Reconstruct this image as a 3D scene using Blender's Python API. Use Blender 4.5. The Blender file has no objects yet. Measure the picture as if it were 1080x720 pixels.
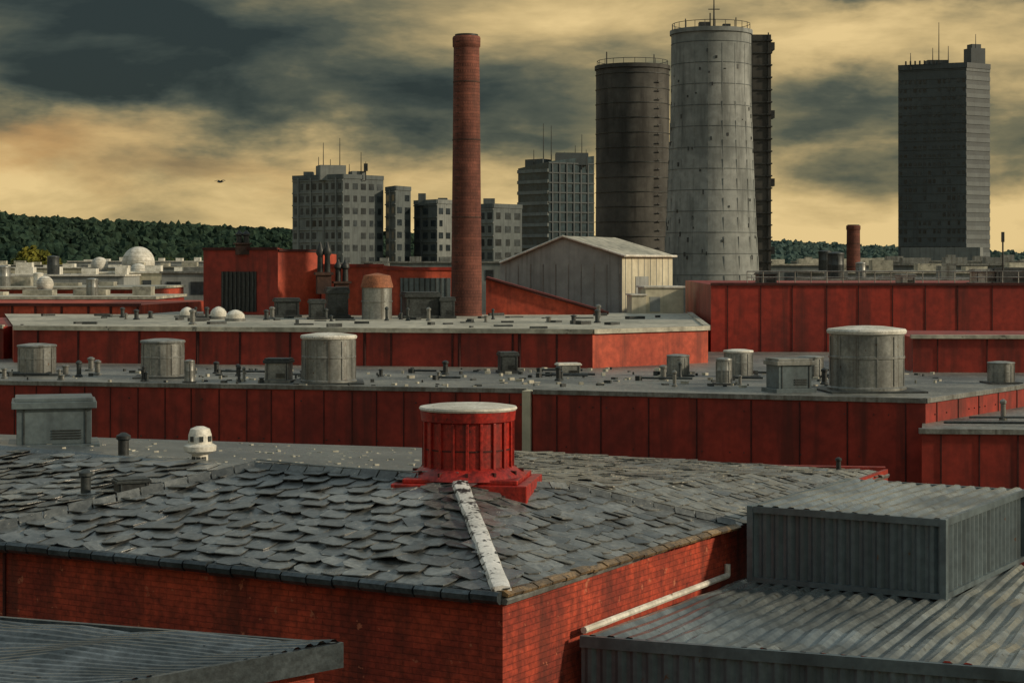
import bpy, math, random, bmesh
import numpy as np
from mathutils import Vector, noise as mnoise
random.seed(7); rng=np.random.default_rng(7)
scene=bpy.context.scene
scene.view_settings.view_transform='Standard'
try: scene.view_settings.look='None'
except Exception: pass
scene.view_settings.exposure=0

# ------------------------------------------------------------------ materials
def nd(nt,t,**kw):
    n=nt.nodes.new(t)
    for k,v in kw.items(): setattr(n,k,v)
    return n
def math_n(nt,op,a,b=None,c=None,clamp=False):
    n=nt.nodes.new('ShaderNodeMath'); n.operation=op; n.use_clamp=clamp
    for i,v in enumerate((a,b,c)):
        if v is None: continue
        if isinstance(v,(int,float)): n.inputs[i].default_value=v
        else: nt.links.new(v,n.inputs[i])
    return n.outputs[0]
def mixc(nt,f,a,b,bt='MIX'):
    n=nt.nodes.new('ShaderNodeMix'); n.data_type='RGBA'; n.blend_type=bt
    for s,v in ((n.inputs[0],f),(n.inputs[6],a),(n.inputs[7],b)):
        if isinstance(v,(int,float)): s.default_value=v
        elif isinstance(v,tuple): s.default_value=(v[0],v[1],v[2],1)
        else: nt.links.new(v,s)
    return n.outputs[2]
def ramp(nt,v,a,b,lo=0.0,hi=1.0):
    n=nt.nodes.new('ShaderNodeMapRange'); n.interpolation_type='SMOOTHSTEP'
    nt.links.new(v,n.inputs[0]); n.inputs[1].default_value=a; n.inputs[2].default_value=b
    n.inputs[3].default_value=lo; n.inputs[4].default_value=hi
    return n.outputs[0]
def noise_n(nt,vec,scale,detail=4,rough=.55,dist=0,mapping=None):
    if mapping:
        m=nd(nt,'ShaderNodeMapping'); m.inputs['Scale'].default_value=mapping
        nt.links.new(vec,m.inputs[0]); vec=m.outputs[0]
    n=nd(nt,'ShaderNodeTexNoise'); nt.links.new(vec,n.inputs['Vector'])
    n.inputs['Scale'].default_value=scale; n.inputs['Detail'].default_value=detail
    n.inputs['Roughness'].default_value=rough; n.inputs['Distortion'].default_value=dist
    return n.outputs[0]
def mat(name,base,base2=None,scale=.6,rough=.8,metal=0,bump=.3,streak=0,island=0,
        brick=None,spots=0,spotcol=(.03,.03,.03),fine=9,bdist=.02,streakcol=None,spec=.4,sfine=6,var=.38,sw=2.3,rv=.35):
    m=bpy.data.materials.new(name); m.use_nodes=True; nt=m.node_tree
    b=nt.nodes['Principled BSDF']; tc=nd(nt,'ShaderNodeTexCoord'); obj=tc.outputs['Object']
    base2=base2 or tuple(c*.6 for c in base)
    n1=noise_n(nt,obj,scale,5,.6)
    col=mixc(nt,ramp(nt,n1,.36,.64),base,base2)
    n2=noise_n(nt,obj,scale*fine,3,.65)
    col=mixc(nt,1.0,col,mixc(nt,ramp(nt,n2,.25,.75),(1-var,)*3,(1+var,)*3),'MULTIPLY')
    hgt=n2
    if brick:
        bt=nd(nt,'ShaderNodeTexBrick'); nt.links.new(tc.outputs['UV'],bt.inputs['Vector'])
        bt.inputs['Scale'].default_value=1.0
        bt.inputs['Brick Width'].default_value=brick[0]; bt.inputs['Row Height'].default_value=brick[1]
        bt.inputs['Mortar Size'].default_value=brick[2]; bt.inputs['Mortar Smooth'].default_value=.5
        bt.inputs['Color1'].default_value=(.7,.7,.7,1); bt.inputs['Color2'].default_value=(1.2,1.15,1.1,1)
        bt.inputs['Mortar'].default_value=(.5,.5,.5,1); bt.inputs['Bias'].default_value=.1
        col=mixc(nt,brick[3],col,bt.outputs[0],'MULTIPLY')
        hgt=math_n(nt,'SUBTRACT',math_n(nt,'MULTIPLY',n2,.7),math_n(nt,'MULTIPLY',bt.outputs[1],.7))
    if streak:
        s=noise_n(nt,obj,1.0,4,.62,0,(sw,sw,.10))
        s=ramp(nt,s,.46,.70)
        col=mixc(nt,math_n(nt,'MULTIPLY',s,streak),col,streakcol or tuple(c*.3 for c in base))
    if island:
        g=nd(nt,'ShaderNodeNewGeometry')
        r=math_n(nt,'MULTIPLY_ADD',g.outputs['Random Per Island'],island*1.6,1-island*.7)
        cc=nd(nt,'ShaderNodeCombineColor')
        for i in range(3): nt.links.new(r,cc.inputs[i])
        col=mixc(nt,1.0,col,cc.outputs[0],'MULTIPLY')
    if spots:
        v=noise_n(nt,obj,scale*sfine,3,.7)
        col=mixc(nt,ramp(nt,v,.68-spots*.25,.73-spots*.2),col,spotcol)
    nt.links.new(col,b.inputs['Base Color'])
    rr=math_n(nt,'MULTIPLY_ADD',n1,rv,rough-rv*.5,clamp=True)
    nt.links.new(rr,b.inputs['Roughness'])
    b.inputs['Metallic'].default_value=metal
    b.inputs['Specular IOR Level'].default_value=spec
    if bump:
        bp=nd(nt,'ShaderNodeBump'); bp.inputs['Strength'].default_value=bump; bp.inputs['Distance'].default_value=bdist
        nt.links.new(hgt,bp.inputs['Height']); nt.links.new(bp.outputs[0],b.inputs['Normal'])
    return m

M=dict(
 redbrick=mat('red_painted_brick',(.40,.055,.024),(.22,.028,.015),.7,.7,brick=(.42,.12,.012,.5),streak=.65,bump=.8,streakcol=(.045,.013,.009),spots=.12,spotcol=(.42,.13,.07),sfine=5,sw=1.4),
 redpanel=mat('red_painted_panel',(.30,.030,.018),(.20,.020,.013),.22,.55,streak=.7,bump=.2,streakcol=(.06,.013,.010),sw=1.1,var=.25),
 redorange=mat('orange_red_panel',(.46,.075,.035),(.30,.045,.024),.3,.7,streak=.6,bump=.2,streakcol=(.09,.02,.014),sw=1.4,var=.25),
 redvent=mat('red_vent_paint',(.37,.022,.014),(.24,.014,.010),1.4,.42,streak=.7,bump=.3,streakcol=(.04,.007,.007),spots=.1,spotcol=(.04,.01,.01),sw=3.5),
 darkseam=mat('dark_seam',(.06,.011,.009),None,1,.8),
 slate=mat('roof_slate',(.14,.148,.145),(.065,.072,.074),.5,.30,bump=.45,island=.55,fine=14,spots=.15,spotcol=(.36,.35,.31),sfine=22,spec=.8,rv=.25),
 slate2=mat('small_roof_slate',(.17,.175,.16),(.085,.09,.088),.35,.30,bump=.5,island=.4,fine=14,spots=.22,spotcol=(.46,.44,.37),sfine=26,spec=.8,rv=.25),
 deck=mat('bitumen_roof',(.13,.155,.165),(.07,.085,.093),.3,.30,bump=.8,fine=16,spots=.22,spotcol=(.38,.38,.34),bdist=.04,sfine=30,spec=.8,rv=.25),
 gravel=mat('gravel_roof',(.19,.195,.175),(.08,.087,.084),.3,.45,bump=.9,fine=20,spots=.22,spotcol=(.46,.45,.40),bdist=.04,sfine=22,spec=.7),
 pale=mat('pale_concrete_roof',(.46,.44,.36),(.26,.26,.215),.2,.55,bump=.5,spots=.2,spotcol=(.13,.13,.11),spec=.6),
 concrete=mat('concrete',(.28,.30,.29),(.185,.205,.20),.12,.8,streak=.7,bump=.2,streakcol=(.085,.095,.092),sw=.8,var=.18),
 darkconc=mat('dark_stained_concrete',(.085,.083,.075),(.045,.046,.043),.12,.8,streak=.8,bump=.2,streakcol=(.022,.021,.019),sw=.8,var=.2),
 rust=mat('rusty_steel',(.07,.035,.025),(.035,.02,.017),.5,.8,streak=.5,bump=.3),
 apt=mat('hazed_apartment_concrete',(.19,.21,.205),(.13,.15,.15),.06,.85,streak=.4,bump=.1,var=.15),  # base colour lightened to paint distance haze into the concrete
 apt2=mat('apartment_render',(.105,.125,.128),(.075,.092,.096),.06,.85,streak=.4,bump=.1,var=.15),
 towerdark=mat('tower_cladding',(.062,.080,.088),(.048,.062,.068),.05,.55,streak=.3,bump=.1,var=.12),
 towerlit=mat('tower_cladding_lit_face',(.11,.132,.138),(.085,.104,.11),.05,.55,streak=.3,bump=.1,var=.12),
 glass=mat('window_glass',(.02,.028,.034),(.034,.044,.05),.2,.3,bump=0,island=.5),
 glassblue=mat('blue_curtain_glass',(.035,.062,.075),(.025,.046,.057),.1,.25,bump=0,island=.3),
 metal=mat('galvanised_metal',(.27,.285,.275),(.16,.17,.165),.9,.42,.35,streak=.65,bump=.25,streakcol=(.075,.066,.052),sw=3.2,spots=.08,spotcol=(.1,.06,.035),var=.22),
 contain=mat('grey_container_paint',(.125,.165,.182),(.085,.115,.13),.5,.40,.15,streak=.55,bump=.2,streakcol=(.04,.05,.056),sw=1.2,spots=.05,spotcol=(.10,.06,.04),var=.18),
 corr=mat('corrugated_roof_sheet',(.30,.33,.325),(.13,.15,.155),.4,.28,.6,bump=.35,spots=.2,spotcol=(.09,.09,.078),sfine=5,spec=.7,var=.25),
 corrdark=mat('dark_corrugated_sheet',(.14,.16,.172),(.055,.068,.075),.6,.27,.55,bump=.6,spots=.2,spotcol=(.035,.038,.04),spec=.7),
 white=mat('white_paint',(.70,.69,.63),(.46,.45,.39),1.2,.55,bump=.3,spots=.18,spotcol=(.2,.16,.12),var=.2),
 peel=mat('peeling_white_flashing',(.74,.74,.72),(.52,.52,.5),1.2,.5,bump=.4,spots=.68,spotcol=(.03,.03,.03),sfine=2.4,var=.15),
 cream=mat('cream_cladding',(.56,.53,.40),(.43,.41,.31),.2,.7,streak=.45,bump=.1,streakcol=(.22,.21,.16),var=.12),
 greyclad=mat('grey_cladding',(.31,.335,.33),(.23,.25,.245),.15,.7,streak=.45,bump=.1,var=.12),
 gutter=mat('lead_gutter',(.07,.088,.10),(.035,.047,.055),1.0,.34,.45,bump=.3,island=.35,spec=.6),
 copper=mat('rusty_gutter_lip',(.26,.17,.085),(.10,.075,.05),1.6,.42,.3,bump=.4,spots=.35,island=.3),
 black=mat('black_metal',(.022,.026,.028),(.04,.045,.045),1,.5,.2),
 dark=mat('dark_equipment',(.05,.06,.062),(.025,.03,.032),1,.5,.2),
 chimney=mat('chimney_brick',(.19,.066,.045),(.10,.036,.028),.25,.85,streak=.55,bump=.6,brick=(.5,.2,.02,.7),streakcol=(.03,.016,.013),sw=1.0,var=.25),
 terracotta=mat('terracotta',(.32,.12,.06),(.2,.08,.045),1,.8),
 hill=mat('hill_soil',(.02,.032,.018),(.015,.024,.014),.02,.95,bump=0),
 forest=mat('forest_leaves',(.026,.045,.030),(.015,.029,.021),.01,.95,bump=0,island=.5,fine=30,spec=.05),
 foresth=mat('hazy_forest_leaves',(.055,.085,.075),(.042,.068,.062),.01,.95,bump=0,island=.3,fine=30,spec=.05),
 leaf=mat('yellow_green_leaves',(.12,.115,.02),(.075,.085,.018),.15,.9,bump=0,island=.5,spec=.1),
 leafd=mat('dark_green_leaves',(.03,.048,.02),(.018,.03,.014),.15,.9,bump=0,island=.5,spec=.1),
 bark=mat('bark',(.06,.045,.03),None,1,.9),
 ground=mat('ground_soil_asphalt',(.06,.065,.052),(.04,.045,.04),.02,.95,bump=0),
)

# ------------------------------------------------------------------ mesh builder
class Grp:
    def __init__(s,name,x,y,z=0):
        s.o=bpy.data.objects.new(name,None); s.o.empty_display_size=.5
        s.o.location=(x,y,z); scene.collection.objects.link(s.o); s.loc=Vector((x,y,z))
class MB:
    def __init__(s): s.V=[]; s.F=[]
    def add(s,v,f):
        k=len(s.V); s.V+= [tuple(p) for p in v]; s.F+=[tuple(i+k for i in q) for q in f]; return s
    def box(s,cx,cy,z0,z1,sx,sy,rot=0):
        c,n=math.cos(rot),math.sin(rot); P=[]
        for z in (z0,z1):
            for a,b in ((-1,-1),(1,-1),(1,1),(-1,1)):
                x,y=a*sx/2,b*sy/2; P.append((cx+x*c-y*n,cy+x*n+y*c,z))
        return s.add(P,[(3,2,1,0),(4,5,6,7),(0,1,5,4),(1,2,6,5),(2,3,7,6),(3,0,4,7)])
    def prism(s,pts,z0,z1,top=True,walls=True):
        n=len(pts)
        Z1=z1 if isinstance(z1,(list,tuple)) else [z1]*n
        P=[(p[0],p[1],z0) for p in pts]+[(p[0],p[1],Z1[i]) for i,p in enumerate(pts)]
        F=[]
        if walls: F+=[(i,(i+1)%n,(i+1)%n+n,i+n) for i in range(n)]
        if top: F.append(tuple(range(n,2*n)))
        return s.add(P,F)
    def ebox(s,A,B,z0,z1,out=.05,inn=.02):
        ax,ay=A[:2]; bx,by=B[:2]; L=math.hypot(bx-ax,by-ay); nx,ny=(by-ay)/L,-(bx-ax)/L
        return s.prism([(ax+nx*out,ay+ny*out),(bx+nx*out,by+ny*out),(bx-nx*inn,by-ny*inn),(ax-nx*inn,ay-ny*inn)],z0,z1) and s.add(
            [(ax+nx*out,ay+ny*out,z0),(bx+nx*out,by+ny*out,z0),(bx-nx*inn,by-ny*inn,z0),(ax-nx*inn,ay-ny*inn,z0)],[(3,2,1,0)])
    def cyl(s,cx,cy,z0,z1,r0,r1=None,n=28,cap=True,bot=False):
        r1=r0 if r1 is None else r1; P=[]
        for z,r in ((z0,r0),(z1,r1)):
            for i in range(n):
                a=2*math.pi*i/n; P.append((cx+r*math.cos(a),cy+r*math.sin(a),z))
        F=[(i,(i+1)%n,(i+1)%n+n,i+n) for i in range(n)]
        if cap: F.append(tuple(range(n,2*n)))
        if bot: F.append(tuple(reversed(range(n))))
        return s.add(P,F)
    def lathe(s,cx,cy,prof,n=28):
        P=[];F=[]
        for r,z in prof:
            for i in range(n):
                a=2*math.pi*i/n; P.append((cx+r*math.cos(a),cy+r*math.sin(a),z))
        for j in range(len(prof)-1):
            for i in range(n):
                F.append((j*n+i,j*n+(i+1)%n,(j+1)*n+(i+1)%n,(j+1)*n+i))
        F.append(tuple(range((len(prof)-1)*n,len(prof)*n)))
        return s.add(P,F)
    def tube(s,p,q,r,r2=None,n=8):
        p=Vector(p);q=Vector(q);d=(q-p).normalized(); r2=r if r2 is None else r2
        a=d.orthogonal().normalized(); b=d.cross(a); P=[]
        for c,rr in ((p,r),(q,r2)):
            for i in range(n):
                t=2*math.pi*i/n; P.append(c+a*rr*math.cos(t)+b*rr*math.sin(t))
        return s.add(P,[(i,(i+1)%n,(i+1)%n+n,i+n) for i in range(n)]+[tuple(range(n,2*n)),tuple(reversed(range(n)))])
    def seams(s,A,B,z0,z1,sp,w=.07,proud=.035,jit=0):
        A=Vector(A[:2]);B=Vector(B[:2]);L=(B-A).length;d=(B-A)/L;t=sp*.5
        while t<L-.1:
            c=A+d*t; s.ebox(c-d*w/2,c+d*w/2,z0,z1,proud,.01); t+=sp*(1+random.uniform(-jit,jit))
        return s
    def make(s,name,m,g=None,smooth=False,bevel=0):
        me=bpy.data.meshes.new(name); off=g.loc if g else Vector((0,0,0))
        me.from_pydata([(v[0]-off.x,v[1]-off.y,v[2]-off.z) for v in s.V],[],s.F)
        me.validate(); me.update()
        uv=me.uv_layers.new(name='UVMap'); d=uv.data
        for p in me.polygons:
            n=p.normal
            if abs(n.z)>.7:
                for li in p.loop_indices:
                    v=me.vertices[me.loops[li].vertex_index].co; d[li].uv=(v.x,v.y)
            else:
                t=Vector((-n.y,n.x,0)).normalized()
                for li in p.loop_indices:
                    v=me.vertices[me.loops[li].vertex_index].co; d[li].uv=(v.dot(t),v.z)
        if smooth: me.polygons.foreach_set('use_smooth',[True]*len(me.polygons))
        o=bpy.data.objects.new(name,me); scene.collection.objects.link(o)
        me.materials.append(m)
        if smooth:
            md=o.modifiers.new('es','EDGE_SPLIT'); md.split_angle=math.radians(35)
        if bevel:
            b=o.modifiers.new('bev','BEVEL'); b.width=bevel; b.segments=2; b.limit_method='ANGLE'
        if g: o.parent=g.o
        return o
def lerp(a,b,t): return tuple(a[i]+(b[i]-a[i])*t for i in range(len(a)))

def corr_sheet(mb,P00,P10,P11,P01,pitch,depth,thick=0,warp=0):
    """corrugated sheet; ribs run from the P00-P10 edge to the P01-P11 edge"""
    P00,P10,P11,P01=map(Vector,(P00,P10,P11,P01))
    n=((P10-P00).cross(P01-P00)).normalized()
    if n.z<-.2: n=-n
    L=max((P10-P00).length,(P11-P01).length); k=int(L/pitch); K=4*k
    rows=11; V=[];F=[]
    for j in range(rows):
        v=j/(rows-1)
        for i in range(K+1):
            u=i/K; h=(0,.08,1,.92)[i%4]*depth
            p=(P00*(1-u)+P10*u)*(1-v)+(P01*(1-u)+P11*u)*v
            w=warp*mnoise.noise(Vector((p.x*.8,p.y*.8,3)))
            V.append(p+n*(h+w))
    for j in range(rows-1):
        for i in range(K):
            a=j*(K+1)+i; F.append((a,a+1,a+K+2,a+K+1))
    mb.add(V,F)

def inside(p,poly):
    c=False;n=len(poly);j=n-1
    for i in range(n):
        xi,yi=poly[i];xj,yj=poly[j]
        if (yi>p[1])!=(yj>p[1]) and p[0]<(xj-xi)*(p[1]-yi)/(yj-yi)+xi: c=not c
        j=i
    return c
def slates(mb,face,edir,w,h,lift=.035,rot=4,off=0.0,miss=0.0):
    P=[Vector(p) for p in face]; n=(P[1]-P[0]).cross(P[2]-P[0]).normalized()
    if n.z<0:n=-n
    e=Vector(edir); e=(e-n*e.dot(n)).normalized(); u=n.cross(e)
    if u.z<0: u=-u
    poly=[((p-P[0]).dot(e),(p-P[0]).dot(u)) for p in P]
    x0=min(p[0] for p in poly);x1=max(p[0] for p in poly);y0=min(p[1] for p in poly);y1=max(p[1] for p in poly)
    r=0;y=y0
    while y<y1:
        x=x0+(w/2 if r%2 else 0)
        while x<x1:
            if inside((x,y+h*.5),poly) and random.random()>miss:
                big=2.4 if random.random()<.12 else 1
                a=math.radians(random.gauss(0,rot)*big); ca,sa=math.cos(a),math.sin(a)
                lf=lift*random.uniform(.5,1.8); tl=random.gauss(0,.45*lift)
                ww=w*random.uniform(.88,1.0); k1,k2=random.uniform(.05,.30),random.uniform(.05,.30)
                t1,t2=random.uniform(.22,.44),random.uniform(.22,.44)
                pts=[(-ww/2,h*1.55,.004),(ww/2,h*1.55,.004),(ww/2,h*k1,lf*.9+tl),(ww*t1,h*random.uniform(-.06,.03),lf+tl*.7),(-ww*t2,h*random.uniform(-.06,.03),lf-tl*.7),(-ww/2,h*k2,lf*.9-tl)]
                V=[]
                jx,jy=random.gauss(0,w*.04),random.gauss(0,h*.06)
                for (a1,b1,c1) in pts: 
                    V.append(P[0]+e*(x+jx+a1*ca-b1*sa)+u*(y+jy+a1*sa+b1*ca)+n*(c1+off))
                for k in (2,3,4,5): V.append(V[k]-n*.022)
                mb.add(V,[(0,1,2,5),(5,2,3,4),(2,6,7,3),(3,7,8,4),(4,8,9,5),(1,6,2),(0,5,9)])
            x+=w
        y+=h; r+=1

# ------------------------------------------------------------------ FOREGROUND SLATE-ROOF BUILDING
u=Vector((-.859,.512,0)); v=Vector((.512,.859,0))
C=Vector((-.17,33.97,10)); Rr=Vector((5.24,43.0,10)); FR=Vector((10.9,54.4,10)); L=Vector((-12.09,41.08,10))
A=Vector((-1.17,40.68,11.29)); A2=Vector((1.29,42.5,10.93)); E1=Vector((-5.96,43.5,11.29)); T=Vector((-15.6,52.3,10.9))
L2=L+u*8; BL=Vector((-22,58.6,10.9)); BM=Vector((.3,56,10.45)); T2=Vector((-23,54,10.9))
g=Grp('slate_roof_brick_building',-2,45)
wl=[(C.x+.03,C.y+.35),(Rr.x-.25,Rr.y+.1),(FR.x-.3,FR.y-.2),(BL.x,BL.y-.3),(L2.x,L2.y+.4)]
MB().prism(wl,0,9.9,top=False).make('walls',M['redbrick'],g)
roof=MB()
roof.add([C,L,E1,A],[(0,3,2,1)]); roof.add([C,Rr,A2,A],[(0,1,2,3)])
roof.add([L,L2,T2,T,E1],[(0,4,3),(0,3,2),(0,2,1)])
roof.make('roof_boarding',M['slate'],g)
back=MB(); back.add([T,E1,A,A2,Rr,FR,BM,BL,T2],[(0,1,7),(1,6,7),(1,2,6),(2,3,6),(3,5,6),(3,4,5),(0,7,8)])
back.make('flat_roof',M['deck'],g)
s=MB(); slates(s,[C,L,E1,A],-u,.62,.46,lift=.055,rot=8); slates(s,[C,A,A2,Rr],v,.50,.38,lift=.038,rot=6)
slates(s,[L,E1,T],u,.62,.46,lift=.055,rot=8); slates(s,[L,T,T2],u,.62,.46,lift=.05,rot=7); slates(s,[L,T2,L2],u,.62,.46,lift=.05,rot=7)
s.make('slates',M['slate'],g)
s=MB()
for f in ([A,A2,BM],[A2,FR,BM],[A2,Rr,FR]): slates(s,f,v,.42,.36,lift=.025,rot=5,miss=.02)
s.make('small_slates',M['slate2'],g)
cap=MB()
def caps(mb,p,q,seg,wd,hh,gap=.02):
    p=Vector(p);q=Vector(q);Ln=(q-p).length;d=(q-p)/Ln;k=int(Ln/seg);sd=d.cross(Vector((0,0,1))).normalized()
    for i in range(k):
        a=p+d*(i*seg+gap)+sd*random.gauss(0,.012);b=p+d*((i+1)*seg-gap)+sd*random.gauss(0,.012); z=Vector((0,0,hh+random.uniform(0,.025)));
        V=[a-sd*wd,a+z,a+sd*wd,b-sd*wd,b+z,b+sd*wd]
        mb.add(V,[(0,1,4,3),(1,2,5,4),(0,2,1),(3,4,5),(0,3,5,2)])
caps(cap,E1,A,.5,.16,.14); caps(cap,E1+Vector((0,0,.01)),L,.55,.15,.17); caps(cap,A,A2,.5,.12,.11); caps(cap,A2,Rr,.5,.12,.12)
cap.make('ridge_caps',M['slate'],g)
cb=MB(); pts=[E1.lerp(A,i/14)+Vector((0,0,.2-.05*math.sin(math.pi*i/14))) for i in range(15)]
for a,b in zip(pts,pts[1:]): cb.tube(a,b,.018,n=5)
pts=[A2.lerp(Rr,i/10)+Vector((0,0,.18-.04*math.sin(math.pi*i/10))) for i in range(11)]
for a,b in zip(pts,pts[1:]): cb.tube(a,b,.018,n=5)
cb.make('lightning_cable',M['metal'],g)
fl=MB(); d=(A-C).normalized(); sd=d.cross(Vector((0,0,1))).normalized(); k=16
V=[]
for i in range(k+1):
    p=C.lerp(A,.015+.93*i/k); w=.19+.008*math.sin(i*1.7)
    V+=[p-sd*w+Vector((0,0,.05)),p-sd*w*.8+Vector((0,0,.13)),p+Vector((0,0,.155+.006*math.sin(i*2.1))),p+sd*w*.8+Vector((0,0,.13)),p+sd*w+Vector((0,0,.05))]
F=[(i*5+j,i*5+j+1,i*5+j+6,i*5+j+5) for i in range(k) for j in range(4)]+[(0,4,3,2,1)]
fl.add(V,F); fl.make('hip_flashing',M['peel'],g,smooth=True)
gt=MB(); Ld=(L2-C); n0=int(Ld.length/.62); out=-v
for i in range(n0):
    a=C+u*(i*.62+.02); b=C+u*((i+1)*.62-.02); zz=random.uniform(-.02,.02)
    prof=[(-.12,.05),(.10,.06),(.17,.0),(.16,-.1),(.08,-.17),(-.1,-.17)]
    V=[p+out*o+Vector((0,0,h+zz)) for p in (a,b) for o,h in prof]
    gt.add(V,[(j,(j+1)%6,(j+1)%6+6,j+6) for j in range(6)]+[tuple(range(6)),tuple(range(11,5,-1))])
gt.make('gutter',M['gutter'],g)
gt=MB(); out2=-u
pr=[(-.12,-.05),(.08,-.05),(.11,-.08),(.08,-.16),(-.1,-.16)]
V=[p+out2*o+Vector((0,0,h)) for p in (C,FR) for o,h in pr]
gt.add(V,[(j,(j+1)%5,(j+1)%5+5,j+5) for j in range(5)]+[tuple(range(5)),(9,8,7,6,5)])
gt.make('side_gutter',M['metal'],g)
gt=MB()
for i in range(int((Rr-C).length/.55)):
    a=C+v*(i*.55+.02); b=C+v*((i+1)*.55-.02); zz=random.uniform(-.015,.02)
    gt.add([p+out2*o+Vector((0,0,h+zz)) for p in (a,b) for o,h in ((-.14,.07),(.0,.08),(.12,.02),(.10,-.03),(-.1,-.015))],
      [(j,(j+1)%5,(j+1)%5+5,j+5) for j in range(5)]+[tuple(range(5)),(9,8,7,6,5)])
gt.make('eave_lip',M['copper'],g)
pl=MB()
def onl(t): return (C.x+.03+ (wl[4][0]-wl[0][0])*t, C.y+.35+(wl[4][1]-wl[0][1])*t)
for t in (.58,.8):
    p=onl(t); q=onl(t+.003); pl.ebox(q,p,0,9.8,.05,.01)
pl.make('expansion_joints',M['darkseam'],g)
pl=MB(); pl.ebox(onl(.02),onl(0),0,9.8,.06,.0); pl.make('corner_quoin',M['redbrick'],g)
dm=MB()
dm.ebox((BM.x,BM.y+.1),(FR.x,FR.y+.1),9.6,10.12,.0,.25)
dm.ebox((FR.x-.05,FR.y),(FR.x-.02-2.0,FR.y-3.9),9.7,10.08,.0,.1)
dm.make('verge_board',M['redpanel'],g)
db=MB()
for i in range(190):
    t=random.random();q=random.random(); a=E1.lerp(A,random.random()); b=BL.lerp(BM,t); p=a.lerp(b,q*.9+.05)
    db.box(p.x,p.y,p.z-.3,p.z+random.uniform(.0,.04),random.uniform(.03,.17),random.uniform(.03,.14),random.random()*3)
db.make('debris',M['pale'],g)

# ------------------------------------------------------------------ RED ROOF VENT
def red_vent(x,y,z):
    g=Grp('red_roof_vent',x,y,z)
    b=MB(); b.box(x,y,z-.6,z+.10,3.0,2.5,-.15); b.box(x,y,z+.10,z+.2,2.55,2.2,-.15); b.make('flange',M['redvent'],g,bevel=.02)
    b=MB(); b.lathe(x,y,[(1.3,z+.16),(1.24,z+.26),(.98,z+.42),(.98,z+1.38),(1.05,z+1.42),(1.07,z+1.62),(1.02,z+1.66)],32); b.make('drum',M['redvent'],g,smooth=True)
    b=MB()
    for i in range(20):
        a=2*math.pi*i/20; b.box(x+1.0*math.cos(a),y+1.0*math.sin(a),z+.38,z+1.4,.06,.07,a)
    b.make('ribs',M['redvent'],g,bevel=.01)
    b=MB(); b.cyl(x,y,z+.78,z+.81,1.0,n=32,bot=True); b.make('band',M['darkseam'],g)
    b=MB(); b.lathe(x,y,[(1.07,z+1.64),(1.1,z+1.68),(1.08,z+1.72),(.8,z+1.76),(.3,z+1.78)],36); b.make('lid',M['white'],g,smooth=True)
    b=MB()
    for i in range(12):
        a=2*math.pi*i/12; b.box(x+1.14*math.cos(a),y+1.14*math.sin(a),z+.18,z+.34,.20,.05,a)
    b.make('brackets',M['darkseam'],g)
red_vent(-.98,41.75,11.14)

# ------------------------------------------------------------------ ROOF VENTS
def drum_vent(x,y,z,r,h,capm='metal',body='metal',ribs=12):
    g=Grp('drum_roof_vent',x,y,z)
    b=MB(); b.lathe(x,y,[(r*1.06,z-.1),(r*1.06,z+h*.06),(r,z+h*.08),(r,z+h*.5),(r*1.02,z+h*.51),(r*1.02,z+h*.54),(r,z+h*.55),(r,z+h*.88)],28); b.make('body',M[body],g,smooth=True)
    b=MB(); b.lathe(x,y,[(r*.97,z+h*.87),(r*1.05,z+h*.89),(r*1.07,z+h*.93),(r*1.03,z+h*.96),(r*.5,z+h),(r*.1,z+h*1.01)],28); b.make('cap',M[capm],g,smooth=True)
    b=MB()
    for i in range(ribs):
        a=2*math.pi*i/ribs+.1; b.box(x+r*1.0*math.cos(a),y+r*1.0*math.sin(a),z+h*.09,z+h*.85,.05,.05,a)
    b.make('ribs',M[body],g)
    b=MB(); b.box(x,y,z-.1,z+.07,r*2.6,r*2.5,.1); b.make('curb',M['dark'],g)
def box_vent(x,y,z,w,dp,h,rot=.15,body='contain',capm='metal'):
    g=Grp('box_roof_vent',x,y,z)
    b=MB(); b.box(x,y,z-.2,z+h*.12,w*1.1,dp*1.1,rot); b.make('curb',M[body],g,bevel=.015)
    b=MB(); b.box(x,y,z+h*.12,z+h*.8,w*.9,dp*.9,rot); b.make('body',M[body],g,bevel=.015)
    b=MB(); b.box(x,y,z+h*.8,z+h*.93,w*1.02,dp*1.02,rot); b.box(x,y,z+h*.93,z+h,w*.94,dp*.94,rot); b.make('cap',M[capm],g,bevel=.015)
    b=MB(); c,s_=math.cos(rot),math.sin(rot)
    for i in range(4):
        zz=z+h*(.22+.05*i); lx,ly=w*.15,-dp*.45-.01; b.box(x+lx*c-ly*s_,y+lx*s_+ly*c,zz,zz+h*.02,w*.35,.04,rot)
    for lx in (-w*.36,w*.38):
        ly=-dp*.45-.01; b.box(x+lx*c-ly*s_,y+lx*s_+ly*c,z+h*.12,z+h*.8,.035,.03,rot)
    b.make('louvres_and_seams',M['dark'],g)
def pipe_vent(x,y,z,r,h,m='dark'):
    g=Grp('pipe_vent',x,y,z); b=MB()
    b.lathe(x,y,[(r*1.6,z-.15),(r*1.6,z+h*.08),(r,z+h*.16),(r,z+h*.75)],12); b.make('pipe',M[m],g,smooth=True)
    b=MB(); b.lathe(x,y,[(r*.6,z+h*.7),(r*1.35,z+h*.8),(r*1.35,z+h*.9),(r*.4,z+h)],12); b.make('cowl',M[m],g,smooth=True)
box_vent(-12.9,52.6,10.88,2.25,1.9,1.45,.25,'contain','contain')
pipe_vent(-9.9,47.6,10.95,.14,.8,'black')
x,y,z=-7.75,46.4,10.85
g=Grp('mushroom_roof_vent',x,y,z)
MB().lathe(x,y,[(.34,z-.2),(.34,z+.1),(.2,z+.16),(.2,z+.55)],20).make('stem',M['white'],g,smooth=True)
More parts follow.
